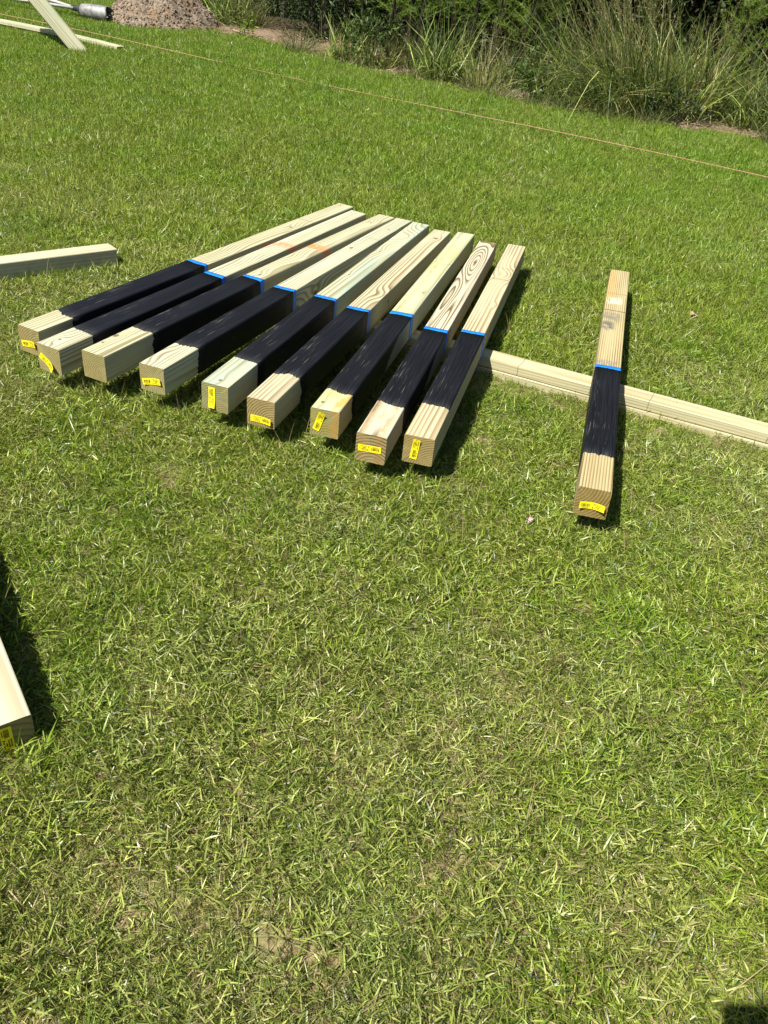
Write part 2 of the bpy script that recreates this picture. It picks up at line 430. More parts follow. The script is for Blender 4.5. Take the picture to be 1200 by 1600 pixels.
# ------------------------------------------------------------------ timber
S = 0.0889
def wood_material(name, pale=(.62, .55, .33), dark=(.30, .235, .115), end=False, pith=(.01, -.03), freq=110., contrast=.88,
                  warp=.0055, knots=(), blot=(.52, .56, .36), blotf=.4, stains=(), lines=(), seed=0.0, grey=0.0):
    k = NT(name)
    co = k.n('ShaderNodeTexCoord').outputs['Object']
    sep = k.n('ShaderNodeSeparateXYZ', i_0=co)
    X, Y, Z = sep.outputs
    off = (seed * 1.7, seed * 3.1, seed * .9)
    wob = k.n('ShaderNodeTexNoise', i_Scale=1.0, i_Detail=1.5, i_Vector=k.vscale(co, (.6, .5, .6), off))
    wv = k.n('ShaderNodeSeparateXYZ', i_0=wob.outputs['Color'])
    wx = k.math('MULTIPLY', k.math('SUBTRACT', wv.outputs[0], .5), warp * 4)
    wz = k.math('MULTIPLY', k.math('SUBTRACT', wv.outputs[1], .5), warp * 4)
    dx = k.math('ADD', k.math('SUBTRACT', X, pith[0]), wx)
    dz = k.math('ADD', k.math('SUBTRACT', Z, pith[1]), wz)
    h = k.math('SQRT', k.math('ADD', k.math('MULTIPLY', dx, dx), k.math('MULTIPLY', dz, dz)))
    fine = k.noise(k.vscale(co, (18, 1.5, 18), off), 1.0, 2, .5)
    h = k.math('ADD', h, k.math('MULTIPLY', k.math('SUBTRACT', fine, .5), warp * .7))
    cores = None
    for (face, a, y, r, amp, core, *el) in knots:
        U = X if face == 't' else Z
        du = k.math('SUBTRACT', U, a)
        dy = k.math('MULTIPLY', k.math('SUBTRACT', Y, y), el[0] if el else .42)
        d2 = k.math('ADD', k.math('MULTIPLY', du, du), k.math('MULTIPLY', dy, dy))
        e = k.math('EXPONENT', k.math('MULTIPLY', d2, -1.0 / (r * r)))
        # only where the knot comes out of that face
        gate = k.ramp(Z, .035, .06) if face == 't' else k.ramp(X, .0, .03)
        e = k.math('MULTIPLY', e, gate)
        h = k.math('ADD', h, k.math('MULTIPLY', e, amp))
        if core:
            dyc = k.math('MULTIPLY', k.math('SUBTRACT', Y, y), .75)
            dc = k.math('SQRT', k.math('ADD', k.math('MULTIPLY', du, du), k.math('MULTIPLY', dyc, dyc)))
            c_ = k.math('MULTIPLY', k.math('SUBTRACT', 1.0, k.ramp(dc, core * .55, core)), gate)
            cores = c_ if cores is None else k.math('MAXIMUM', cores, c_)
    fr = k.math('FRACT', k.math('MULTIPLY', h, freq))
    late = k.math('MULTIPLY', k.ramp(fr, .30, .86), k.math('SUBTRACT', 1.0, k.ramp(fr, .90, 1.0)))
    amt = k.noise(k.vscale(co, (14, 1.6, 14), (off[2], off[0], off[1])), 1.0, 2, .5)
    late = k.math('MULTIPLY', late, k.math('MULTIPLY', k.ramp(amt, .15, .6), contrast, clamp=True))
    blo = k.noise(k.vscale(co, (9, 2.2, 9), (off[1], off[2], off[0])), 1.0, 2, .5)
    c = k.mix(k.math('MULTIPLY', k.ramp(blo, .45, .7), blotf), pale, blot)
    c = k.mix(late, c, dark)
    c = k.mix(1.0, c, (.60, .63, .645), 'MULTIPLY')
    stk = k.noise(k.vscale(co, (230, 2.2, 230), off), 1.0, 2, .55)
    c = k.mix(k.math('MULTIPLY', k.ramp(stk, .50, .72), .42), c, k.mix(1.0, c, (.66, .58, .42), 'MULTIPLY'))
    fib = k.noise(k.vscale(co, (900, 12, 900)), 1.0, 2, .5)
    c = k.mix(k.math('MULTIPLY', k.ramp(fib, .35, .75), .22), c, k.mix(1.0, c, (.72, .66, .55), 'MULTIPLY'))
    if grey:
        gn = k.noise(k.vscale(co, (25, 5, 25), off), 1.0, 4, .6)
        c = k.mix(k.math('MULTIPLY', k.ramp(gn, .45, .7), grey), c, (.22, .21, .16))
    if cores is not None:
        c = k.mix(k.math('MULTIPLY', cores, .85), c, (.085, .055, .028))
    for (y0, y1, x0, x1, colr, st) in stains:
        nz = k.noise(k.vscale(co, (60, 25, 60), off), 1.0, 3, .6)
        jit = k.math('MULTIPLY', k.math('SUBTRACT', nz, .5), .05)
        ys = k.math('ADD', Y, jit)
        w = max(.004, (y1 - y0) * .25)
        m = k.math('MULTIPLY', k.ramp(ys, y0 - w, y0 + w), k.math('SUBTRACT', 1.0, k.ramp(ys, y1 - w, y1 + w)))
        xs = k.math('ADD', X, jit)
        m = k.math('MULTIPLY', m, k.math('MULTIPLY', k.ramp(xs, x0 - .008, x0 + .008), k.math('SUBTRACT', 1.0, k.ramp(xs, x1 - .008, x1 + .008))))
        m = k.math('MULTIPLY', m, k.math('MULTIPLY', k.ramp(nz, .28, .6), st))
        c = k.mix(m, c, colr)
    for (y0, w, st) in lines:
        wig = k.math('MULTIPLY_ADD', X, .06, k.math('MULTIPLY', k.math('SUBTRACT', amt, .5), .012))
        d = k.math('ABSOLUTE', k.math('ADD', k.math('SUBTRACT', Y, y0), wig))
        m = k.math('MULTIPLY', k.math('SUBTRACT', 1.0, k.ramp(d, w * .4, w)), st)
        c = k.mix(m, c, (.06, .05, .035))
    if end:
        c = k.mix(1.0, c, (.66, .58, .36), 'MULTIPLY')
        for q_ in range(3):
            a0 = seed * 2.1 + q_ * 2.2 + .4 * math.sin(seed * 9 + q_)
            across = k.math('ABSOLUTE', k.math('SUBTRACT', k.math('MULTIPLY', dx, math.sin(a0)), k.math('MULTIPLY', dz, math.cos(a0))))
            along = k.math('ADD', k.math('MULTIPLY', dx, math.cos(a0)), k.math('MULTIPLY', dz, math.sin(a0)))
            m_ = k.math('MULTIPLY', k.math('SUBTRACT', 1.0, k.ramp(across, .0002, .0007)), k.math('MULTIPLY', k.ramp(along, .004, .012), k.math('SUBTRACT', 1.0, k.ramp(along, .015, .045))))
            c = k.mix(k.math('MULTIPLY', m_, .7), c, (.06, .045, .025))
        sp = k.noise(co, 300, 3, .6)
        c = k.mix(k.math('MULTIPLY', k.ramp(sp, .4, .7), .35), c, k.mix(1.0, c, (.55, .5, .4), 'MULTIPLY'))
    p = k.n('ShaderNodeBsdfPrincipled', i_Base_Color=c, i_Roughness=.72)
    p.inputs['Specular IOR Level'].default_value = .25
    hh = k.math('ADD', k.math('MULTIPLY', late, -.6), fib)
    b = k.n('ShaderNodeBump', i_Strength=.35, i_Distance=.0008, i_Height=hh)
    k.t.links.new(b.outputs[0], p.inputs['Normal'])
    return k.surf(p.outputs[0])

def section(w, h, r=.004, off=0.0, per=10, bottom=0.0):
    """rounded rectangle outline, clockwise seen from the near end, x across (centred), z up from 0; returns pts (n,2) and face id"""
    pts, fid = [], []
    x0, x1, z0, z1 = -w / 2 - off, w / 2 + off, bottom - off, bottom + h + off
    rr = r + off
    cs = [((x0 + rr, z1 - rr), 180, 90, 0), ((x1 - rr, z1 - rr), 90, 0, 1), ((x1 - rr, z0 + rr), 0, -90, 2), ((x0 + rr, z0 + rr), -90, -180, 3)]
    for i, ((cx, cz), a0, a1, f) in enumerate(cs):
        for t in (0, .5, 1):
            a = R(a0 + (a1 - a0) * t)
            pts.append((cx + rr * math.cos(a), cz + rr * math.sin(a))); fid.append(f)
        nx_ = cs[(i + 1) % 4]
        pa = np.array(pts[-1]); b0 = R(nx_[1]); pb = np.array((nx_[0][0] + rr * math.cos(b0), nx_[0][1] + rr * math.sin(b0)))
        for t in np.linspace(0, 1, per + 2)[1:-1]:
            pts.append(tuple(pa + (pb - pa) * t)); fid.append(f + 10)
    return np.array(pts), np.array(fid)      # 10 top, 11 right, 12 bottom, 13 left

def bend(V, bow, L, rn):
    """slight bow and crook of a sawn post"""
    t = V[:, 1] / L
    V = V.copy()
    V[:, 0] += bow[0] * 4 * t * (1 - t)
    V[:, 2] += bow[1] * 4 * t * (1 - t)
    return V

def beam_mesh(name, w, h, L, bow=(0, 0), r=.004, rough_end=.0006):
    pts, fid = section(w, h, r, 0, 4)
    n = len(pts); ys = np.linspace(0, L, 15)
    V = np.stack([np.tile(pts[:, 0], len(ys)), np.repeat(ys, n), np.tile(pts[:, 1], len(ys))], -1)
    V[:n, 1] += rng.uniform(-1, 1, n) * rough_end
    V[:, [0, 2]] += rng.normal(size=(len(V), 2)).clip(-2, 2) * .00010
    q = np.array([(i * n + j, (i + 1) * n + j, (i + 1) * n + (j + 1) % n, i * n + (j + 1) % n) for i in range(len(ys) - 1) for j in range(n)])
    m = len(V)
    V = np.concatenate([V, [[0, 0, h / 2], [0, L, h / 2]]])
    e0 = np.array([(m, j, (j + 1) % n) for j in range(n)]); e1 = np.array([(m + 1, (len(ys) - 1) * n + (j + 1) % n, (len(ys) - 1) * n + j) for j in range(n)])
    V = bend(V, bow, L, 0)
    me = mesh_np(name, V, [q, e0, e1], smooth=False)
    mi = np.zeros(len(me.polygons), np.int32); mi[len(q):] = 1
    me.polygons.foreach_set('material_index', mi)
    return me

def sleeve_mesh(name, w, h, L, y0f, y1f, off, bow, skip=None, rows=12):
    """thin coat over a stretch of the post; y0f / y1f give the ragged ends for each outline point"""
    pts, fid = section(w, h, .004, off, 44)
    inn, _ = section(w, h, .004, -.0002, 44)
    n = len(pts)
    a0 = np.array([y0f(pts[j], fid[j]) for j in range(n)]); a1 = np.array([y1f(pts[j], fid[j]) for j in range(n)])
    t = np.linspace(0, 1, rows)
    V = [np.stack([inn[:, 0], a0, inn[:, 1]], -1)]
    for s in t:
        V.append(np.stack([pts[:, 0], a0 + (a1 - a0) * s, pts[:, 1]], -1))
    V.append(np.stack([inn[:, 0], a1, inn[:, 1]], -1))
    V = np.concatenate(V); nr = rows + 2
    q = []
    for i in range(nr - 1):
        for j in range(n):
            j2 = (j + 1) % n
            if skip is not None and (skip(fid[j]) or skip(fid[j2])): continue
            if a1[j] - a0[j] < .004 and a1[j2] - a0[j2] < .004: continue
            q.append((i * n + j, (i + 1) * n + j, (i + 1) * n + j2, i * n + j2))
    return mesh_np(name, bend(V, bow, L, 0), [np.array(q)], smooth=True)

def jag(seed, amp, sc=26.):
    def f(pt):
        u = pt[0] * sc + pt[1] * sc * .8
        return amp * ((float(vnoise(np.array(u), np.array(seed * 3.3), seed)) - .5) * 1.4 + (float(vnoise(np.array(u * 4.3), np.array(seed * 1.3), seed + 1)) - .5) * .35 + (float(vnoise(np.array(u * 13.), np.array(seed * 2.3), seed + 2)) - .5) * .38)
    return f

# black paint
k = NT('black paint')
co = k.n('ShaderNodeTexCoord').outputs['Object']
st = k.noise(k.vscale(co, (260, 5, 260)), 1.0, 3, .6)
st2 = k.noise(k.vscale(co, (620, 9, 620), (3, 5, 1)), 1.0, 2, .5)
msk = k.noise(k.vscale(co, (14, 4, 14), (7, 2, 4)), 1.0, 2, .5)
scr = k.math('MULTIPLY', k.ramp(st2, .62, .72), k.ramp(msk, .46, .68))
c = k.mix(k.ramp(st, .3, .75), (.0028, .0031, .0042), (.0085, .0096, .0125))
c = k.mix(k.math('MULTIPLY', scr, .55), c, (.26, .25, .22))
p = k.n('ShaderNodeBsdfPrincipled', i_Base_Color=c, i_Roughness=k.math('MULTIPLY_ADD', st, .25, .42))
p.inputs['Specular IOR Level'].default_value = .16
b = k.n('ShaderNodeBump', i_Strength=.55, i_Distance=.0012, i_Height=st)
k.t.links.new(b.outputs[0], p.inputs['Normal'])
M_paint = k.surf(p.outputs[0])
M_tape = plain('blue masking tape', (.008, .19, .72), .55, .35, noise_amt=.12, nscale=90, bump=.3)
M_tag = plain('yellow tag paper', (.80, .66, .012), .45, .4, noise_amt=.06, nscale=60)
M_ink = plain('black print', (.03, .026, .012), .5, .3)

def tag_pair(parent, u, v, rot, curl=(0, 0), seed=0, off=0.0):
    """small stapled end tag: yellow strip with a barcode and lines of print, each slightly proud"""
    r_ = np.random.default_rng(100 + seed)
    w, h = .067, .0208
    cx, cz = (u - .5) * S, v * S
    ca, sa = math.cos(R(rot)), math.sin(R(rot))
    def at(a, b, lift=0.0):
        # a in -.5...5 along, b across
        x, z = a * w, b * h
        y = -.0012 - lift - curl[0] * max(0, a + .05) ** 2 * 4 - curl[1] * max(0, -a + .05) ** 2 * 4
        return (cx + x * ca - z * sa, y + off, cz + x * sa + z * ca)
    na, nb = 14, 3
    V, F = [], []
    for side in (0, 1):
        for i in range(na + 1):
            for j in range(nb + 1):
                V.append(at(i / na - .5, j / nb - .5, .0 if side else .0004))
    m = (na + 1) * (nb + 1)
    g = lambda i, j: i * (nb + 1) + j
    for i in range(na):
        for j in range(nb):
            F.append((g(i, j), g(i + 1, j), g(i + 1, j + 1), g(i, j + 1)))
            F.append((m + g(i, j), m + g(i, j + 1), m + g(i + 1, j + 1), m + g(i + 1, j)))
    t = link('price_tag', mesh_np('price_tag', V, [np.array(F)]), M_tag, parent)
    V, F = [], []
    def quad(a0, a1, b0, b1):
        n_ = max(1, int((a1 - a0) * 14)); base = len(V)
        for i in range(n_ + 1):
            a = a0 + (a1 - a0) * i / n_
            V.append(at(a, b0, .0007)); V.append(at(a, b1, .0007))
        for i in range(n_): F.append((base + 2 * i, base + 2 * i + 2, base + 2 * i + 3, base + 2 * i + 1))
    a = -.43                                   # barcode
    while a < -.08:
        bw = r_.choice([.005, .008, .014]); quad(a, a + bw, -.22, .24); a += bw + r_.choice([.006, .010, .016])
    quad(-.38, -.14, -.36, -.29)               # digits under the bars
    for b0, b1, lo, hi in ((.24, .36, .02, .34), (.04, .16, .05, .38), (-.36, -.24, .10, .40)):
        a = lo
        while a < hi:
            l = r_.uniform(.012, .035); quad(a, min(hi, a + l), b0, b1); a += l + r_.uniform(.008, .018)
    quad(.01, .06, -.38, -.18); quad(.16, .30, -.14, -.04)
    quad(.435, .455, -.12, .12)
    o = link('tag_print', mesh_np('tag_print', V, [np.array(F)]), M_ink, t)
    return t

def place(o, x, y, yaw, tilt, z, roll):
    ya, ti, rl = R(yaw), R(tilt), R(roll)
    a = Vector((math.sin(ya) * math.cos(ti), math.cos(ya) * math.cos(ti), math.sin(ti)))
    r_ = Vector((math.cos(ya), -math.sin(ya), 0)); u = r_.cross(a)
    r2 = r_ * math.cos(rl) + u * math.sin(rl); u2 = u * math.cos(rl) - r_ * math.sin(rl)
    o.matrix_world = Matrix(((r2.x, a.x, u2.x, x), (r2.y, a.y, u2.y, y), (r2.z, a.z, u2.z, z), (0, 0, 0, 1)))

CREAM = (.67, .635, .45); GRN = (.57, .62, .44); TAN = (.50, .38, .19)
GROUP = 'half painted timber posts laid side by side'
posts = [
 # x, y, yaw, tilt, z, roll, paint start, paint end, wood options, tag, label
 dict(p=(-1.2125, 2.3727, 22.43, .28, .0645, -1.53), a=.155, b=.873, bow=(.004, .002),
      w=dict(pale=(.64, .58, .37), pith=(.055, .0), freq=140, warp=.008, seed=1, knots=(('t', .012, 1.57, .03, .012, .009), ('t', -.010, 2.09, .025, .01, .006), ('t', -.01, 1.02, .05, .018, 0)), lines=((1.72, .004, .5),)),
      tag=(.50, .38, 12, (.0, .0)), label='leftmost of the half painted timber posts, its yellow tag level and low on the end'),
 dict(p=(-1.0998, 2.2595, 21.40, .24, .0635, -1.26), a=.150, b=.874, bow=(.002, 0),
      w=dict(pale=CREAM, pith=(-.045, .01), freq=150, seed=2, knots=(('t', -.016, .045, .022, .010, .0), ('t', -.008, .06, .012, .004, .006), ('t', 0, 1.2, .04, .012, 0)),
             stains=((1.36, 1.42, -.05, .05, (.60, .17, .06), .8), (1.30, 1.40, -.05, -.02, (.60, .2, .08), .5))),
      tag=(.42, .38, -30, (.0, .012), 180), label='half painted post with an orange smear and a tag hanging crooked off its end'),
 dict(p=(-.9544, 2.2509, 21.42, .28, .0628, .06), a=.222, b=.896, bow=(0, .003),
      w=dict(pale=(.64, .60, .39), pith=(.03, .02), freq=160, seed=3, knots=(('t', -.034, .145, .022, .012, .011), ('t', -.030, .08, .010, .003, .005), ('t', .002, .94, .022, .010, .008), ('t', -.009, 1.22, .03, .012, .0), ('t', .0, 1.95, .025, .01, .008)),
             stains=((1.38, 1.45, -.05, .05, (.62, .18, .06), .95),)),
      tag=None, label='half painted post with no end tag and an orange smear across its bare wood'),
 dict(p=(-.7608, 2.2163, 18.49, .08, .0619, .97), a=.19, b=.850, bow=(.002, .002),
      w=dict(pale=CREAM, blot=GRN, blotf=.6, pith=(-.05, .015), freq=150, seed=4.4, knots=(('t', -.009, 1.50, .03, .012, .011), ('t', -.03, .09, .03, .01, 0), ('t', .01, 1.9, .025, .01, .007), ('r', .03, 1.03, .04, .02, .014)), lines=((1.70, .004, .45),)),
      tag=(.50, .42, 11, (0, 0)), label='half painted post with a level yellow tag, to the right of the untagged post'),
 dict(p=(-.5499, 2.1489, 15.07, .10, .0603, -.30), a=.196, b=.866, bow=(-.002, .001),
      w=dict(pale=(.60, .60, .40), blot=(.46, .60, .48), blotf=.8, pith=(.03, -.02), freq=140, seed=5.2, knots=(('t', .0, .035, .012, .004, .007), ('t', -.023, 1.17, .012, .004, .006), ('t', .01, 1.85, .06, .03, .0), ('t', -.02, 1.55, .03, .01, .006))),
      tag=(.39, .50, -90, (0, 0)), label='half painted post with greenish bare wood and an upright tag, barcode at top'),
 dict(p=(-.3984, 2.0914, 13.97, -.15, .0593, .85), a=.19, b=.853, bow=(.001, .002),
      w=dict(pale=(.66, .57, .37), dark=(.29, .20, .10), contrast=1.0, pith=(.04, .012), freq=135, warp=.006, seed=6.1, knots=(('t', .009, 1.97, .022, .012, .012), ('t', .02, 1.05, .03, .012, .0), ('r', .05, 1.1, .02, .01, .01))),
      tag=(.52, .27, 180, (0, 0)), label='half painted post with a tag along the bottom of its ringed end'),
 dict(p=(-.2063, 2.0808, 12.05, -.09, .0581, 1.20), a=.132, b=.865, bow=(-.001, .001),
      w=dict(pale=(.58, .60, .40), blot=(.60, .58, .22), blotf=.9, pith=(.008, -.004), freq=120, seed=7.7, contrast=.6, knots=(('t', -.023, .045, .012, .003, .007), ('t', .016, 1.14, .012, .004, .006), ('t', -.03, 1.59, .014, .004, .007)),
             stains=((.0, .14, .022, .045, (.55, .26, .06), .9), (1.05, 1.95, -.03, .02, (.62, .56, .20), .6)), lines=((1.57, .004, .6),)),
      tag=(.32, .56, 72, (.006, 0)), label='half painted post with an orange streak beside a leaning upright tag', side=.30),
 dict(p=(-.0602, 1.9680, 10.99, -.11, .0573, .18), a=.206, b=.863, bow=(.002, .002),
      w=dict(pale=(.68, .60, .43), dark=(.185, .12, .05), contrast=1.15, pith=(0.012, -.03), freq=105, warp=.012, seed=8.3, blotf=.2,
             knots=(('t', -.004, 1.76, .032, .055, .010, .12), ('t', .016, 1.36, .022, .012, .0, .055), ('t', -.024, 1.22, .020, -.016, 0, .06), ('t', .004, .88, .022, .028, 0, .065)), stains=((-.02, .3, -.034, -.022, (.36, .225, .11), .9), (-.02, .3, .018, .034, (.36, .225, .11), .85), (.10, .17, -.012, .004, (.38, .25, .13), .8))),
      tag=(.47, .50, 183, (0, 0)), label='half painted post with bold dark swirling grain on its bare wood', side=.30),
 dict(p=(.0756, 1.9934, 11.31, -.19, .0563, 1.07), a=.213, b=.865, bow=(.001, 0),
      w=dict(pale=(.66, .56, .35), dark=(.33, .22, .10), pith=(.06, -.03), freq=140, warp=.007, seed=9.6, contrast=1.0, knots=(('t', -.028, 1.55, .02, .008, .005), ('t', .02, 1.62, .04, .02, .0), ('t', .03, 1.2, .014, .005, .004)), lines=((1.54, .005, .7), (1.71, .004, .5)), blot=(.56, .60, .42)),
      tag=(.40, .55, 84, (0, 0)), label='rightmost post of the row, its upright tag with barcode at the bottom', side=9.),
 dict(p=(.5560, 1.8337, 11.76, -.50, .0536, 2.28), a=.192, b=.864, bow=(-.004, .004),
      w=dict(pale=(.58, .48, .25), dark=(.26, .155, .05), pith=(-.07, .10), freq=120, warp=.008, seed=10.4, contrast=1.15, blot=(.60, .54, .32), knots=(),
             stains=((1.26, 1.36, -.045, .0, (.09, .085, .075), .95), (1.37, 1.47, -.045, .02, (.13, .12, .10), .8), (1.60, 1.68, -.045, .02, (.70, .66, .52), .55), (.875, .93, -.045, .03, (.15, .13, .12), .7), (1.66, 2.13, -.05, -.015, (.42, .24, .075), .7)), lines=((1.50, .006, .9), (1.74, .004, .6))),
      tag=(.52, .42, 0, (0, 0)), label='half painted post lying apart to the right with grey scuffs on its wood'),
]
LEN = 2.13
for i, d in enumerate(posts):
    root = empty('fence_post')
    tag(root, d['label'], 'fence post', GROUP if i < 9 else None)
    wm = wood_material('post wood', **d['w']); we = wood_material('post end grain', end=True, **{**d['w'], 'contrast': min(1., d['w'].get('contrast', .8) * 1.1)})
    link('beam', beam_mesh('beam', S, S, LEN, d['bow']), [wm, we], root)
    j0, j1 = jag(i + 1, .020), jag(i + 31, .007)
    a, b, sd = d['a'], d['b'], d.get('side', 0)
    sk = random.uniform(-.12, .12)
    def y0f(pt, f):
        return a + j0(pt) + pt[0] * sk
    def y1f(pt, f):
        y = b - .015 + j1(pt) + pt[0] * sk * .2
        if sd and f in (11,):                  # paint runs out on the right-hand side
            y = min(y, b - sd * (.5 + .8 * (S - pt[1]) / S) + j0(pt) * 3)
        return max(y, y0f(pt, f) + .0005)
    sk2 = (lambda f: f in (11, 12)) if sd > 5 else None
    link('black_paint', sleeve_mesh('black_paint', S, S, LEN, y0f, y1f, .0011, d['bow'], sk2), M_paint, root)
    tw = random.uniform(.009, .015)
    t0 = lambda pt, f: b - .034 + pt[0] * sk * .2
    t1 = lambda pt, f: b + tw + pt[0] * sk * .2
    link('blue_tape', sleeve_mesh('blue_tape', S, S, LEN, t0, t1, .0006, d['bow'], None, 3), M_tape, root)
    if d['tag']:
        tg = d['tag']
        rot = tg[2] + (tg[4] if len(tg) > 4 else 0)
        cv = tg[3] if max(tg[3]) > 0 else (random.choice((0, .004, .008)), random.choice((0, .003, .006)))
        tag_pair(root, tg[0], tg[1], rot, cv, seed=i)
    place(root, *d['p'])

# the two bare posts at the left edge
root = empty('timber_post')
tag(root, 'unpainted post entering at the lower left, yellow tag on its shaded end', 'timber post')
w = dict(pale=(.70, .62, .42), pith=(-.02, -.05), freq=60, seed=21, contrast=.45, warp=.012)
link('beam', beam_mesh('beam', S, S, 2.44, (0, 0), rough_end=.0002), [wood_material('post wood', **w), wood_material('post end grain', end=True, **{**w, 'dark': (.2, .12, .05)})], root)
tag_pair(root, .47, .52, -90, (0, 0), seed=20)
place(root, -.6221, .9129, -38.63, 5, -.018, 0)
root = empty('timber_post')
tag(root, 'unpainted post lying in the grass at the left edge, behind the painted row', 'timber post')
w = dict(pale=(.72, .64, .44), pith=(.0, -.05), freq=70, seed=22, contrast=.4, knots=(('t', -.01, .75, .014, .004, .008),))
link('beam', beam_mesh('beam', S, S, 2.44), [wood_material('post wood', **w), wood_material('post end grain', end=True, **w)], root)
place(root, -1.3416, 3.4985, -134.6, 0, -.0145, 0)

# the two boards stacked under the posts
BD = Vector((.945, -.326, 0)); BYAW = math.degrees(math.atan2(BD.x, BD.y))
for lab, zt, sh, sd_, nm in (('upper of the two pale boards stacked crosswise under the painted posts', .0560, 0, 31, 0), ('lower board in the grass beneath the crosswise board under the posts', .0164, .005, 32, 1)):
    root = empty('support_board')
    tag(root, lab, 'board', 'pair of boards propping up the painted posts')
    w = dict(pale=(.68, .60, .36), dark=(.40, .28, .12), pith=(.01, -.06 + nm * .05), freq=105, seed=sd_, contrast=.7, warp=.012, knots=(('r', .02, 2.1, .016, .008, .006),) if nm else (),
             lines=((1.545, .0025, .55), (1.82, .0025, .35), (2.03, .0025, .5), (2.44, .0028, .7)) if not nm else ())
    link('plank', beam_mesh('plank', .0889, .038, 3.05, (0, 0), .003), [wood_material('board wood', **w), wood_material('board end grain', end=True, **w)], root)
    c0 = Vector((.34, 2.911, 0)) - BD * 1.42
    nrm_ = Vector((BD.y, -BD.x, 0))            # right-hand side when looking along the board
    o_ = c0 + nrm_ * (.0445 + sh)
    place(root, o_.x, o_.y, BYAW, -.30 if True else 0, zt - .038 + .0065, 0)

# ------------------------------------------------------------------ far left: boards, digger, string, dirt mound
def gpt(x, y, h=0.0): return np.array([x, y, float(ground(x, y)) + h])
root = empty('long_board')
tag(root, 'pale board propped slantwise with its foot in the grass, upper left', 'board')
w = dict(pale=(.62, .60, .40), blot=(.50, .55, .36), pith=(.03, .0), freq=60, seed=41, contrast=.8, warp=.02, blotf=.7)
link('plank', beam_mesh('plank', .14, .038, 1.9, (0, 0), .004), [wood_material('board wood', **w), wood_material('board end grain', end=True, **w)], root)
foot = Vector(gpt(-3.573, 8.969, -.01)); a = Vector((-.66, .05, .68)).normalized()
u = (Vector((.25, -.75, .45)) - a * Vector((.25, -.75, .45)).dot(a)).normalized(); r_ = a.cross(u)
root.matrix_world = Matrix(((r_.x, a.x, u.x, foot.x), (r_.y, a.y, u.y, foot.y), (r_.z, a.z, u.z, foot.z), (0, 0, 0, 1)))
root = empty('long_board')
tag(root, 'pale board lying flat in the grass under the slanting board', 'board')
w = dict(pale=(.66, .62, .42), pith=(.0, -.06), freq=50, seed=42, contrast=.5)
link('plank', beam_mesh('plank', .12, .038, 3.0, (.02, .03), .004), [wood_material('board wood', **w), wood_material('board end grain', end=True, **w)], root)
A = gpt(-3.269, 9.255); B = gpt(-4.853, 9.944)
root.location = (A[0], A[1], A[2] + .02)
dv = Vector(B - A).normalized(); rr_ = dv.cross(Vector((0, 0, 1))).normalized(); uu = rr_.cross(dv)
root.matrix_world = Matrix(((rr_.x, dv.x, uu.x, A[0]), (rr_.y, dv.y, uu.y, A[1]), (rr_.z, dv.z, uu.z, A[2] + .015), (0, 0, 0, 1)))

M_steel = plain('worn grey steel', (.19, .19, .185), .6, .4, .35, .4, 14, .4)
M_dark = plain('dark steel', (.035, .035, .037), .5, .4, .4, .3, 20)
M_fib = plain('grey fibreglass', (.36, .36, .34), .5, .4, 0, .2, 25)
root = empty('post_hole_digger', gpt(-4.15, 11.0, .10))
tag(root, 'post hole digger lying on the lawn, round steel blades towards the dirt mound', 'digging tool')
dig = Vector((.95, -.30, -.01)).normalized()
def shell(sgn):
    V, F = [], []
    L0, na, nl = .40, 9, 8
    for sidx, rad in enumerate((.086, .081)):
        for i in range(nl + 1):
            t = i / nl
            rd = rad * (.84 + .16 * min(1, t * 3))
            for j in range(na + 1):
                a = R(-84 + 168 * j / na)
                V.append((-.20 + L0 * t - .03 * abs(a) * (t > .9), sgn * math.cos(a) * rd, math.sin(a) * rd))
    m = (nl + 1) * (na + 1)
    g = lambda i, j: i * (na + 1) + j
    for i in range(nl):
        for j in range(na):
            F.append((g(i, j), g(i + 1, j), g(i + 1, j + 1), g(i, j + 1))); F.append((m + g(i, j), m + g(i, j + 1), m + g(i + 1, j + 1), m + g(i + 1, j)))
    for i in range(nl): F.append((g(i, 0), m + g(i, 0), m + g(i + 1, 0), g(i + 1, 0))); F.append((g(i, na), g(i + 1, na), m + g(i + 1, na), m + g(i, na)))
    for j in range(na): F.append((g(0, j), g(0, j + 1), m + g(0, j + 1), m + g(0, j))); F.append((g(nl, j), m + g(nl, j), m + g(nl, j + 1), g(nl, j + 1)))
    return mesh_np('blade', V, [np.array(F)], smooth=True)
for sgn in (1, -1): link('blade', shell(sgn), M_steel, root)
v_, f_, t_ = tube([(-.36, 0, .01), (-.28, 0, .01), (-.20, 0, .0), (-.17, 0, 0)], [.028, .032, .068, .064], n=12)
link('collar', mesh_np('collar', v_, f_, smooth=True), M_dark, root)
for sgn in (1, -1):
    v_, f_, t_ = tube([(-.32, .018 * sgn, .01), (-.9, .10 * sgn + .02, .03 + .02 * sgn), (-1.7, .24 * sgn + .05, .03 + .03 * sgn)], [.017, .019, .019], n=10)
    link('handle', mesh_np('handle', v_, f_, smooth=True), M_fib, root)
    v_, f_, t_ = tube([(-1.45, .196 * sgn + .041, .03 + .027 * sgn), (-1.72, .243 * sgn + .051, .03 + .031 * sgn)], [.023, .023], n=10)
    link('grip', mesh_np('grip', v_, f_, smooth=True), M_dark, root)
rr_ = dig; ff = Vector((0, 0, 1)).cross(rr_).normalized(); uu = rr_.cross(ff)
o = root.location
root.matrix_world = Matrix(((rr_.x, ff.x, uu.x, o.x), (rr_.y, ff.y, uu.y, o.y), (rr_.z, ff.z, uu.z, o.z), (0, 0, 0, 1)))

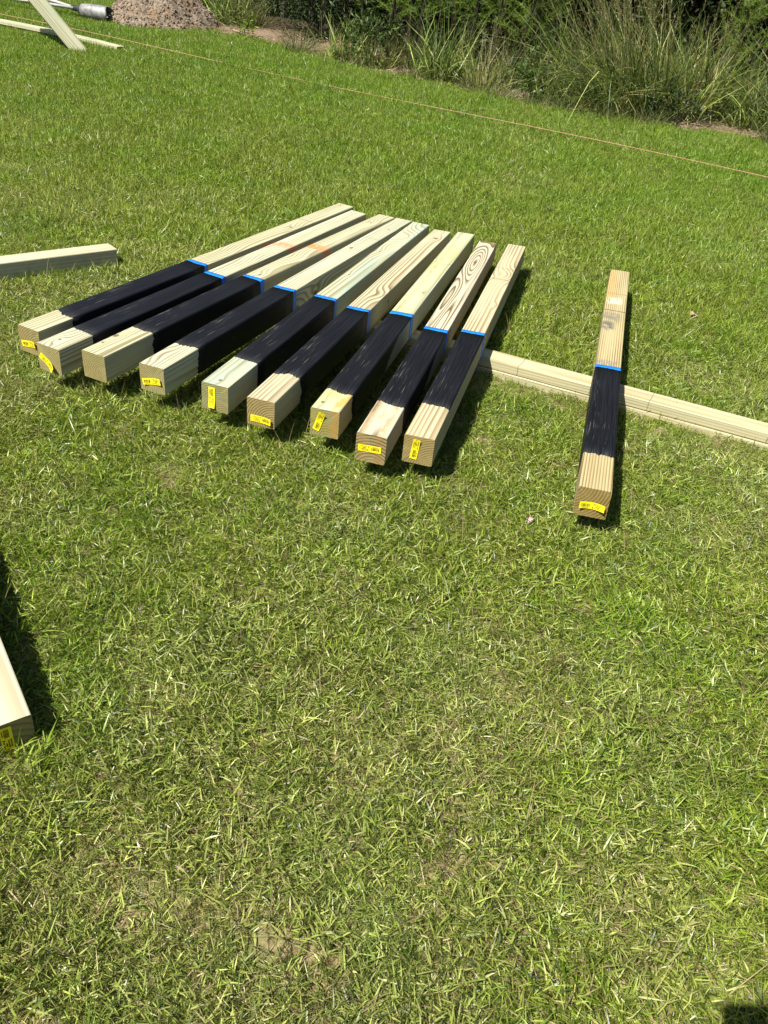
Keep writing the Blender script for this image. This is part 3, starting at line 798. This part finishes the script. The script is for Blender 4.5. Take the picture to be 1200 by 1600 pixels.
# mason's line
M_str = plain('salmon twine', (.42, .22, .15), .8, .2, noise_amt=.2, nscale=200)
A = np.array([-5.35, 10.62, .25]); B = np.array([2.584, 6.55, .18])
ts = np.linspace(-.25, 1.3, 60)
path = A + (B - A) * ts[:, None]
path[:, 2] = ground(path[:, 0], path[:, 1]) + .055 + .012 * np.sin(ts * 9)
v_, f_, t_ = tube(path, (.0021), n=5)
tag(link('guide_string', mesh_np('guide_string', v_, f_, smooth=True), M_str), 'thin salmon coloured string stretched across the lawn near the wood edge', 'string')

# dirt mound
k = NT('mound soil')
pos = k.n('ShaderNodeNewGeometry').outputs['Position']
n1 = k.noise(pos, 28, 5, .65); n2 = k.noise(pos, 6, 3, .6)
c = k.mix(k.ramp(n1, .3, .7), (.085, .067, .047), (.25, .20, .15))
c = k.mix(k.ramp(n2, .5, .75), c, (.16, .105, .065))
p = k.n('ShaderNodeBsdfPrincipled', i_Base_Color=c, i_Roughness=.95); p.inputs['Specular IOR Level'].default_value = .1
b = k.n('ShaderNodeBump', i_Strength=.9, i_Distance=.02, i_Height=n1); k.t.links.new(b.outputs[0], p.inputs['Normal'])
M_mound = k.surf(p.outputs[0])
root = empty('dirt_mound', gpt(-3.52, 11.45, 0))
tag(root, 'heap of loose brown dirt at the far edge of the lawn', 'dirt heap')
mx = np.linspace(-1.15, 1.15, 70); my = np.linspace(-.9, .9, 54)
MX, MY = np.meshgrid(mx, my)
def mheight(x, y):
    rr = np.sqrt((x / .80) ** 2 + (y / .72) ** 2)
    h = np.maximum(0, .62 * (1 - rr ** 1.15))
    h = h + (vnoise(x * 5, y * 5, 31) - .5) * .14 * (h > .01) + (vnoise(x * 14, y * 14, 32) - .5) * .045 * (h > .01) + (vnoise(x * 33, y * 33, 33) - .5) * .014 * (h > .01)
    return h - .03
MZ = mheight(MX, MY)
base = ground(MX - 3.45, MY + 11.45) - float(ground(-3.45, 11.45))
idx = np.arange(MX.size).reshape(MX.shape)
q = np.stack([idx[:-1, :-1], idx[:-1, 1:], idx[1:, 1:], idx[1:, :-1]], -1).reshape(-1, 4)
link('heap', mesh_np('heap', np.stack([MX, MY, MZ + base], -1).reshape(-1, 3), [q]), M_mound, root)
def rocks(n, posf, rlo, rhi):
    ico = np.array([(0, 0, 1), (.9, 0, .45), (.28, .85, .45), (-.72, .53, .45), (-.72, -.53, .45), (.28, -.85, .45), (.72, .53, -.45), (-.28, .85, -.45), (-.9, 0, -.45), (-.28, -.85, -.45), (.72, -.53, -.45), (0, 0, -1)])
    fc = np.array([(0, 1, 2), (0, 2, 3), (0, 3, 4), (0, 4, 5), (0, 5, 1), (1, 6, 2), (2, 7, 3), (3, 8, 4), (4, 9, 5), (5, 10, 1), (6, 7, 2), (7, 8, 3), (8, 9, 4), (9, 10, 5), (10, 6, 1), (11, 7, 6), (11, 8, 7), (11, 9, 8), (11, 10, 9), (11, 6, 10)])
    c = posf(n); r = rlo * (rhi / rlo) ** (rng.uniform(0, 1, n) ** 2.2)
    V = c[:, None] + ico[None] * r[:, None, None] * rng.uniform(.6, 1.25, (n, 12, 1))
    F = (np.arange(n) * 12)[:, None, None] + fc[None]
    return V.reshape(-1, 3), [F.reshape(-1, 3)]
def mpos(n):
    a = rng.uniform(0, 6.283, n); q_ = np.sqrt(rng.uniform(0, 1, n)) * 1.12
    x = np.cos(a) * q_ * .80; y = np.sin(a) * q_ * .74
    return np.stack([x, y, np.maximum(mheight(x, y), 0) + ground(x - 3.45, y + 11.45) - float(ground(-3.45, 11.45)) + .004], -1)
v_, f_ = rocks(5200, mpos, .004, .022)
tag(link('clods', mesh_np('clods', v_, f_), M_mound, root), kind='stuff')

# ------------------------------------------------------------------ wood edge: plants
M_leaf = leaf_material('wild foliage', trans=.28, rough=.5, spec=.3, vary=.3)
M_tall = leaf_material('tall grass', trans=.25, rough=.45, spec=.4, vary=.2)
M_bark = plain('dark bark', (.05, .04, .03), .9, .2, noise_amt=.4, nscale=30, bump=.6)

def cols(tab, n, jit=.18):
    tab = np.array(tab); return tab[rng.integers(0, len(tab), n)] * (1 + rng.normal(size=(n, 1)) * jit).clip(.5, 1.6)
G_BRIGHT = [(.125, .185, .024), (.17, .23, .036), (.085, .14, .018), (.25, .28, .085)]
G_MID = [(.05, .085, .018), (.07, .105, .025), (.04, .07, .015)]
G_TAN = [(.20, .175, .075), (.14, .15, .045), (.28, .25, .12), (.10, .125, .032)]
G_DARK = [(.014, .027, .006), (.022, .040, .009), (.010, .020, .005)]  # near-black greens; in the thicket they stand in for shade in the gaps

def tall_grass_mesh(h, nb, spread, tabs, lean=(0, 0), stalks=0, wid=.009, drp=(.05, .65)):
    parts = []
    n = nb
    a = rng.uniform(0, 6.283, n); rr = np.sqrt(rng.uniform(0, 1, n)) * spread * .45
    ro = np.stack([np.cos(a) * rr, np.sin(a) * rr, np.zeros(n) - .02], -1)
    t = np.radians(np.abs(rng.normal(0, 22, n)) + 4)
    d = np.stack([np.cos(a) * np.sin(t) + lean[0], np.sin(a) * np.sin(t) + lean[1], np.cos(t)], -1)
    L = h * rng.uniform(.45, 1.15, n)
    parts.append(ribbons(ro, d, L, rng.uniform(.5, 1.2, n) * wid, drp[0] * .3 + (drp[1] - drp[0] * .3) * rng.uniform(0, 1, n) ** 1.6, 7, cols(tabs, n, .3), taper=2.2, bend=.22))
    n = nb // 3                                   # short dead thatch at the foot
    a = rng.uniform(0, 6.283, n); rr = np.sqrt(rng.uniform(0, 1, n)) * spread * .6
    ro = np.stack([np.cos(a) * rr, np.sin(a) * rr, np.zeros(n)], -1)
    parts.append(ribbons(ro, lean_dirs(n, 20, 85), rng.uniform(.1, .4, n) * h, wid * .6, .35, 3, cols(G_TAN, n), bend=.2))
    if stalks:
        n = stalks
        a = rng.uniform(0, 6.283, n); rr = np.sqrt(rng.uniform(0, 1, n)) * spread * .4
        ro = np.stack([np.cos(a) * rr, np.sin(a) * rr, np.zeros(n)], -1)
        d = lean_dirs(n, 2, 22); d[:, 0] += lean[0]; d[:, 1] += lean[1]
        L = h * rng.uniform(.9, 1.35, n)
        V, F, T = ribbons(ro, d, L, .006, .12, 5, cols(G_TAN, n), bend=0.0); parts.append((V, F, T))
        m = 26                                    # seed heads
        tt = rng.uniform(.6, 1.0, (n, m)); dn = norm(d)
        c = ro[:, None] + dn[:, None] * (L[:, None] * tt)[..., None]; c[..., 2] -= .12 * L[:, None] * tt ** 2
        c = c.reshape(-1, 3); k_ = len(c)
        parts.append(ribbons(c, np.repeat(dn, m, 0) + rng.normal(size=(k_, 3)) * .35, rng.uniform(.02, .07, k_), .0035, .3, 2, cols(G_TAN, k_)))
    V, F, T = merge(parts)
    return mesh_np('tall_grass', V, F, T)

def feather_meshes(h, nbr, dens, tab):
    """upright weed with dark stem and soft thread-like plumes"""
    stem = [np.array([0, 0, -.02])]
    bx, by = rng.normal(0, .05), rng.normal(0, .05)
    for i in range(1, 7): stem.append(np.array([bx * i / 3 * h * .5, by * i / 3 * h * .5, h * i / 6]))
    v_, f_, t_ = tube(stem, np.linspace(.021, .005, 7), (.020, .015, .009), 6)
    st = mesh_np('stem', v_, f_, t_)
    parts = []
    for i in range(nbr):
        t = rng.uniform(.19, 1.0); k_ = t * 6; i0 = min(int(k_), 5); p0 = stem[i0] + (stem[i0 + 1] - stem[i0]) * (k_ - i0)
        a = rng.uniform(0, 6.283); el = R(rng.uniform(20, 65)); bl = h * rng.uniform(.16, .34) * (1.15 - .6 * t)
        d = np.array([math.cos(a) * math.cos(el), math.sin(a) * math.cos(el), math.sin(el)])
        m = dens; tt = rng.uniform(.08, 1, m)
        c = p0 + d * (bl * tt)[:, None]; c[:, 2] -= .18 * bl * tt ** 2
        dd = d * .8 + rng.normal(size=(m, 3)) * .55
        parts.append(ribbons(c, dd, rng.uniform(.03, .085, m) * (1.1 - .5 * tt), .0032, .15, 2, cols(tab, m)))
        parts.append(ribbons(p0[None], d[None], np.array([bl]), .005, .18, 4, cols(G_MID, 1)))
    V, F, T = merge(parts)
    return st, mesh_np('plume', V, F, T)

def bush_meshes(rx, ry, h, nl, lsz, tab, zlo=.0, nst=7):
    parts = []
    for i in range(nst):
        a = rng.uniform(0, 6.283); e = np.array([math.cos(a) * rx * .6, math.sin(a) * ry * .6, h * rng.uniform(.6, .95)])
        parts.append(tube([(0, 0, -.03), e * .45 + np.array([0, 0, h * .08]), e], [.002 + .016 * h, .001 + .010 * h, .001 + .002 * h], (.05, .04, .025), 5))
    V, F, T = merge(parts); st = mesh_np('stems', V, F, T)
    nc = max(10, nl // 45)                         # leaf clusters
    u = norm(rng.normal(size=(nc, 3))) * (rng.uniform(.15, 1, (nc, 1)) ** .5)
    cc = u * np.array([rx, ry, h * .5]) + np.array([0, 0, h * .5])
    ci = rng.integers(0, nc, nl)
    c = cc[ci] + rng.normal(size=(nl, 3)) * np.array([.13 * rx + .02, .13 * ry + .02, .07 * h + .02])
    c[:, 2] = np.maximum(c[:, 2], zlo + .02)
    d = norm(c - np.array([0, 0, h * .35])) + rng.normal(size=(nl, 3)) * .7
    shade = (.75 + .5 * rng.uniform(0, 1, nc))[ci][:, None]
    V, F, T = leaves(c, d, rng.normal(size=(nl, 3)) + np.array([0, 0, 1.2]), lsz * rng.uniform(.6, 1.3, nl), lsz * rng.uniform(.25, .5, nl), cols(tab, nl) * shade)
    return st, mesh_np('foliage', V, F, T)

def plant(name, label, cat, group, x, past, parts, rot=0., sc=1.):
    o = empty(name, at_edge(x, past)); o.rotation_euler = (0, 0, rot); o.scale = (sc,) * 3
    tag(o, label, cat, group)
    for nm, me, mat in parts: link(nm, me, mat if not me.materials else None, o)
    return o

GR_T = 'tall grass clumps along the wood edge'
TG = 'unmown tall grass clump half hidden among the plants of the wood edge'
def grass_thing(label, x, past, me, rot=0, sc=1., group=GR_T):
    o = link('tall_grass_clump', me, M_tall if not me.materials else None)
    o.location = at_edge(x, past); o.rotation_euler = (0, 0, rot); o.scale = (sc,) * 3
    return tag(o, label, 'tall grass', group)
big = tall_grass_mesh(1.25, 1350, 1.0, G_TAN[:2] + G_BRIGHT + G_MID + G_MID, (-.42, -.08), 120, .008, (.25, 1.0))
mA = tall_grass_mesh(.8, 420, .45, G_BRIGHT + G_MID, (0, -.1), 6, .011, (.2, 1.0))
mB = tall_grass_mesh(.6, 240, .40, G_BRIGHT + G_TAN, (.1, -.1), 3, .013, (.3, 1.2))
mC = tall_grass_mesh(.95, 420, .5, G_MID + G_TAN, (-.15, -.05), 22, .009, (.15, 1.0))
mD = tall_grass_mesh(.45, 260, .45, G_TAN + G_MID, (0, -.1), 0, .007, (.3, 1.2))
mE = tall_grass_mesh(.85, 420, .6, G_BRIGHT + G_TAN, (.2, -.2), 30, .010, (.4, 1.3))
for lab, x, pa, me, ro, sc in (
    ('large tan and green grass clump leaning left at the right of the wood edge', 1.85, .55, big, 0, 1.0),
    ('bright green fountain of long blades left of centre at the wood edge', .03, .36, mA, .4, .95),
    ('sparse clump of long pale arching blades in front of the dark evergreen shrub', -1.05, .20, mB, 1.0, .95),
    ('low spreading grass clump just right of the pale arching blades', -.66, .28, mB, 2.3, .7),
    ('yellowish grass clump between the green fountain and the broad leaved weed', .46, .34, mE, 2.2, .72),
    ('loose green grass clump just right of the broad leaved weed', 1.12, .34, mA, .2, .72),
    ('tangled pale clump with crossing blades right of the large leaning clump', 2.42, .70, mE, 5.1, .95),
    ('tall loose grass clump above the small dark bush near the right edge', 2.72, .95, mC, 1.4, .9),
    ('arching green clump at the right edge of the picture', 3.02, .68, mA, .9, .95),
    ('short grass clump at the foot of the dirt heap on its right side', -2.75, .75, mA, .7, .8)):
    grass_thing(lab, x, pa, me, ro, sc)
for x, pa, me, ro, sc in ((-.36, .62, mC, .3, .6), (.78, .75, mC, 3.3, .7), (1.35, .95, mC, 4.0, .8), (1.4, .45, mE, 1.2, .7), (3.3, .6, mC, 2.9, 1.1), (3.7, .5, mA, 1.1, 1.1), (4.2, .5, mC, .4, 1.1), (2.2, 1.1, mE, 3., 1.2), (2.75, 1.3, mA, 1.9, 1.2),
                           (-2.5, .8, mC, 1.7, .7), (-3.3, 1.3, mA, 2.2, 1.0), (-4.0, .9, mA, .2, .9), (-4.6, 1.1, mC, .2, 1.0), (-5.3, 1.0, mA, 3.2, 1.0)):
    grass_thing(TG, x, pa, me, ro, sc)
for x, pa in ((-1.6, .05), (-.9, .05), (-.2, .1), (.3, .08), (.62, .1), (.95, .05), (1.25, .1), (1.6, .02), (2.0, .05), (3.1, .1)):
    o = link('weed_tuft', mD)
    o.location = at_edge(x, pa); o.rotation_euler = (0, 0, rng.uniform(0, 6)); o.scale = (rng.uniform(.45, .9),) * 3
    tag(o, 'low dry tuft of weeds on the bare strip along the lawn edge', 'weed', 'dry weed tufts along the lawn edge')
mD.materials.append(M_tall)

# feathery weeds with dark stems
FE = [(.135, .215, .022), (.19, .26, .035), (.095, .165, .016)]
fv = [feather_meshes(1.9, 58, 80, FE) for _ in range(3)]
fb = feather_meshes(1.7, 80, 90, [(.16, .245, .025), (.20, .27, .045), (.12, .20, .02)])
GR_F = 'feathery weeds behind the tall grass'
plant('feathery_weed', 'bright green feathery weed at the far right behind the tall grass', 'tall weed', GR_F, 2.85, 1.1, [('stem', fb[0], M_leaf), ('plume', fb[1], M_leaf)])
for j, (lab, x, pa, ro, sc) in enumerate((
    ('feathery green weed with two dark stems, leftmost of the feathery weeds', -.60, .50, 0, 1),
    ('feathery weed on a thin dark stem left of the green fountain grass', -.34, .55, 1.3, 1.1),
    ('feathery weed rising straight behind the green fountain grass', .08, .75, 2.6, 1))):
    s_, p_ = fv[j % 3]
    plant('feathery_weed', lab, 'tall weed', GR_F, x, pa, [('stem', s_, M_leaf), ('plume', p_, M_leaf)], ro, sc)
for j, (x, pa, ro, sc) in enumerate(((-.47, .62, 3.1, .95), (-.2, .8, 4, 1.1), (.3, .8, .4, 1.0), (.52, .7, 2., 1.1), (.72, .62, 1.1, 1.0), (.88, .66, 5., 1.05), (1.0, .85, 3.3, 1.1), (-.9, 1.0, 5., 1.0), (3.2, 1.2, 2., 1.1), (3.6, 1.1, .2, 1.0), (-1.2, 1.3, 3, 1.0), (.3, 1.4, 1.2, 1.2), (-.4, 1.2, 2.2, 1.2))):
    s_, p_ = fv[j % 3]
    plant('feathery_weed', 'dark stemmed feathery green weed in the shaded wood edge', 'tall weed', GR_F, x, pa, [('stem', s_, M_leaf), ('plume', p_, M_leaf)], ro, sc)

# shrubs, saplings
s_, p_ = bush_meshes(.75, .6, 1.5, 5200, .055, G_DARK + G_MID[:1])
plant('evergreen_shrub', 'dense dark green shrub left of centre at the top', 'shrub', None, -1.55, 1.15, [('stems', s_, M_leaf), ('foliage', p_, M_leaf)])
s_, p_ = bush_meshes(.5, .45, 1.2, 2600, .07, G_MID + G_BRIGHT[2:3])
plant('leafy_shrub', 'mid green shrub behind the dirt heap', 'shrub', None, -3.1, 1.7, [('stems', s_, M_leaf), ('foliage', p_, M_leaf)])
s_, p_ = bush_meshes(.10, .10, .24, 90, .06, [(.16, .22, .03), (.13, .20, .025)], nst=4)
plant('seedling', 'small lime green seedling on the bare dirt strip right of the heap', 'seedling', None, -2.36, .06, [('stems', s_, M_leaf), ('foliage', p_, M_leaf)])
s_, p_ = bush_meshes(.16, .14, .42, 170, .085, [(.075, .13, .022), (.06, .11, .018)], nst=5)
plant('broadleaf_weed', 'upright broad leaved weed between the grass clumps, right of centre', 'weed', None, .93, .22, [('stems', s_, M_leaf), ('foliage', p_, M_leaf)])
s_, p_ = bush_meshes(.35, .3, .45, 700, .06, G_MID)
plant('low_bush', 'low rounded leafy bush beside the pale arching blades', 'bush', None, -.78, .30, [('stems', s_, M_leaf), ('foliage', p_, M_leaf)])
s_, p_ = bush_meshes(.28, .22, .30, 500, .05, G_DARK)
plant('low_bush', 'small dark bush on the bare dirt below the big leaning grass clump', 'bush', None, 2.22, .12, [('stems', s_, M_leaf), ('foliage', p_, M_leaf)])

# thicket behind, and the trees over it
def thicket(n, x0, x1, p0, p1, zh, lsz, tab):
    x = rng.uniform(x0, x1, n); pa = rng.uniform(p0, p1, n)
    s = np.interp(x, EX, ES) + pa; y = (s - .34 * x) / .94
    z = ground(x, y) + rng.uniform(0, 1, n) * zh * (.35 + .9 * vnoise(x * 1.6, y * 1.6, 77))
    c = np.stack([x, y, z], -1)
    return leaves(c, rng.normal(size=(n, 3)) + np.array([0, 0, -.2]), rng.normal(size=(n, 3)) + np.array([0, 0, 1.]), lsz * rng.uniform(.5, 1.4, n), lsz * rng.uniform(.2, .45, n), cols(tab, n))
V, F, T = merge([thicket(60000, -10, 8, 1.9, 5.0, 2.4, .17, G_DARK), thicket(5000, -7, 6, 1.2, 2.2, .5, .06, G_DARK)])  # shade between the plants is put into the leaf colour
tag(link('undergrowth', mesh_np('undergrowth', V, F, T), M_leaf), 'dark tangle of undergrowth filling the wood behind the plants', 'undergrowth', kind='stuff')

def tree_meshes(h):
    parts = [tube([(0, 0, -.1), (rng.normal(0, .06), rng.normal(0, .06), h * .35), (rng.normal(0, .12), rng.normal(0, .12), h * .7), (0, 0, h * .95)], [.085, .07, .045, .015], n=9)]
    for i in range(9):
        t = rng.uniform(.22, .8); a = rng.uniform(0, 6.283)
        e = np.array([math.cos(a), math.sin(a), .35]) * h * .28 * (1.2 - t)
        p0 = np.array([0, 0, h * t]); parts.append(tube([p0, p0 + e * .5, p0 + e + np.array([0, 0, .1])], [.03, .02, .006], n=6))
    V, F, T = merge(parts); tr = mesh_np('trunk', V, F)
    n = 5200; nc = 110
    u = norm(rng.normal(size=(nc, 3))) * rng.uniform(.2, 1, (nc, 1)) ** .4
    cc = u * np.array([h * .32, h * .32, h * .36]) + np.array([0, 0, h * .62])
    c = cc[rng.integers(0, nc, n)] + rng.normal(size=(n, 3)) * .16
    V, F, T = leaves(c, rng.normal(size=(n, 3)) + np.array([0, 0, -.3]), rng.normal(size=(n, 3)) + np.array([0, 0, 1.]), rng.uniform(.08, .16, n), rng.uniform(.04, .07, n), cols(G_DARK + G_MID, n))
    return tr, mesh_np('crown', V, F, T)
tv = [tree_meshes(4.6), tree_meshes(5.2)]
for j, (x, pa) in enumerate(((-2.2, 2.2), (-.6, 2.6), (.6, 2.3), (1.7, 2.7), (3.2, 2.4), (4.8, 2.6), (-3.8, 2.6), (-5.5, 2.5), (-1.4, 4.2), (1.1, 4.3), (2.6, 4.4), (-3.2, 4.5), (-7.5, 2.6), (6.6, 2.8))):
    tr, cr = tv[j % 2]
    plant('woodland_tree', 'slender dark tree standing in the shaded wood', 'tree', 'trees of the wood behind the lawn', x, pa, [('trunk', tr, M_bark), ('crown', cr, M_leaf)], rng.uniform(0, 6), rng.uniform(.85, 1.15))

# dead straw and leaves on the bare strip
n = 9000
x = rng.uniform(-6, 5, n); pa = rng.uniform(-.15, 1.3, n) ** 1.0
s = np.interp(x, EX, ES) + pa; y = (s - .34 * x) / .94
ro = np.stack([x, y, ground(x, y) + rng.uniform(.0, .03, n)], -1)
V, F, T = ribbons(ro, lean_dirs(n, 60, 100), rng.uniform(.04, .16, n), rng.uniform(.004, .010, n), .1, 3, cols([(.30, .21, .13), (.38, .29, .19), (.22, .15, .09), (.16, .13, .06)], n))
tag(link('dead_litter', mesh_np('dead_litter', V, F, T), M_tall), 'dead straw and leaf litter on the bare strip by the wood', 'litter', kind='stuff')

# dried leaves lying on the lawn
M_dry = plain('dried leaf', (.40, .26, .22), .7, .3, noise_amt=.25, nscale=60, bump=.5)
def dry_leaf(label, x, y, L, W, rot, h):
    V, F = [], []
    nu, nv = 9, 6
    for i in range(nu + 1):
        t = i / nu
        wv = W * math.sin(math.pi * (t * .9 + .05)) ** .8
        for j in range(nv + 1):
            u = j / nv * 2 - 1
            V.append(((t - .5) * L, u * wv * .5, h + .010 * math.sin(t * 3.1) + .35 * W * u * u * math.cos(t * 2) - .004 * math.sin(9 * u + 5 * t)))
    g = lambda i, j: i * (nv + 1) + j
    for i in range(nu):
        for j in range(nv): F.append((g(i, j), g(i + 1, j), g(i + 1, j + 1), g(i, j + 1)))
    o = link('dry_leaf', mesh_np('dry_leaf', V, [np.array(F)], smooth=True), M_dry)
    o.location = gpt(x, y); o.rotation_euler = (.15, -.1, rot)
    return tag(o, label, 'dead leaf')
dry_leaf('small pinkish dead leaf on the lawn to the right of the lone post', 1.328, 3.724, .05, .032, .3, .028)
dry_leaf('pale pink dead leaf at the right edge beside the crosswise boards', 1.428, 2.905, .052, .046, 1.2, .026)
dry_leaf('faint brownish dead leaf on the lawn left of the lone post end', .405, 1.854, .03, .02, 1.0, .02)

# the phone that takes the picture, held up against the sun: its shadow falls in the near right corner
root = empty('phone', (0, 0, CAMZ))
tag(root, 'dark phone held up over the lawn, its shadow falling in the bottom right corner', 'phone')
M_ph = plain('phone glass', (.02, .02, .022), .2, .5, .0, .05)
me = beam_mesh('body', .0735, .0082, .149, (0, 0), .003, 0)
b_ = link('body', me, [M_ph, M_ph], root)
c_ = cam.matrix_world.translation
cF_ = cF
org = Vector((0, 0, 0)) - cF_ * .0125 - cU * .131 - cR * .021
root.matrix_world = Matrix(((cR.x, cU.x, -cF.x, c_.x), (cR.y, cU.y, -cF.y, c_.y), (cR.z, cU.z, -cF.z, c_.z), (0, 0, 0, 1)))
b_.location = (-.010, -.115, .006)
v_, f_, t_ = tube([(-.0, -.0, .0045), (0, 0, .0065)], [.009, .009], n=16)
link('lens_rim', mesh_np('lens_rim', v_, f_, smooth=False), M_ph, root)
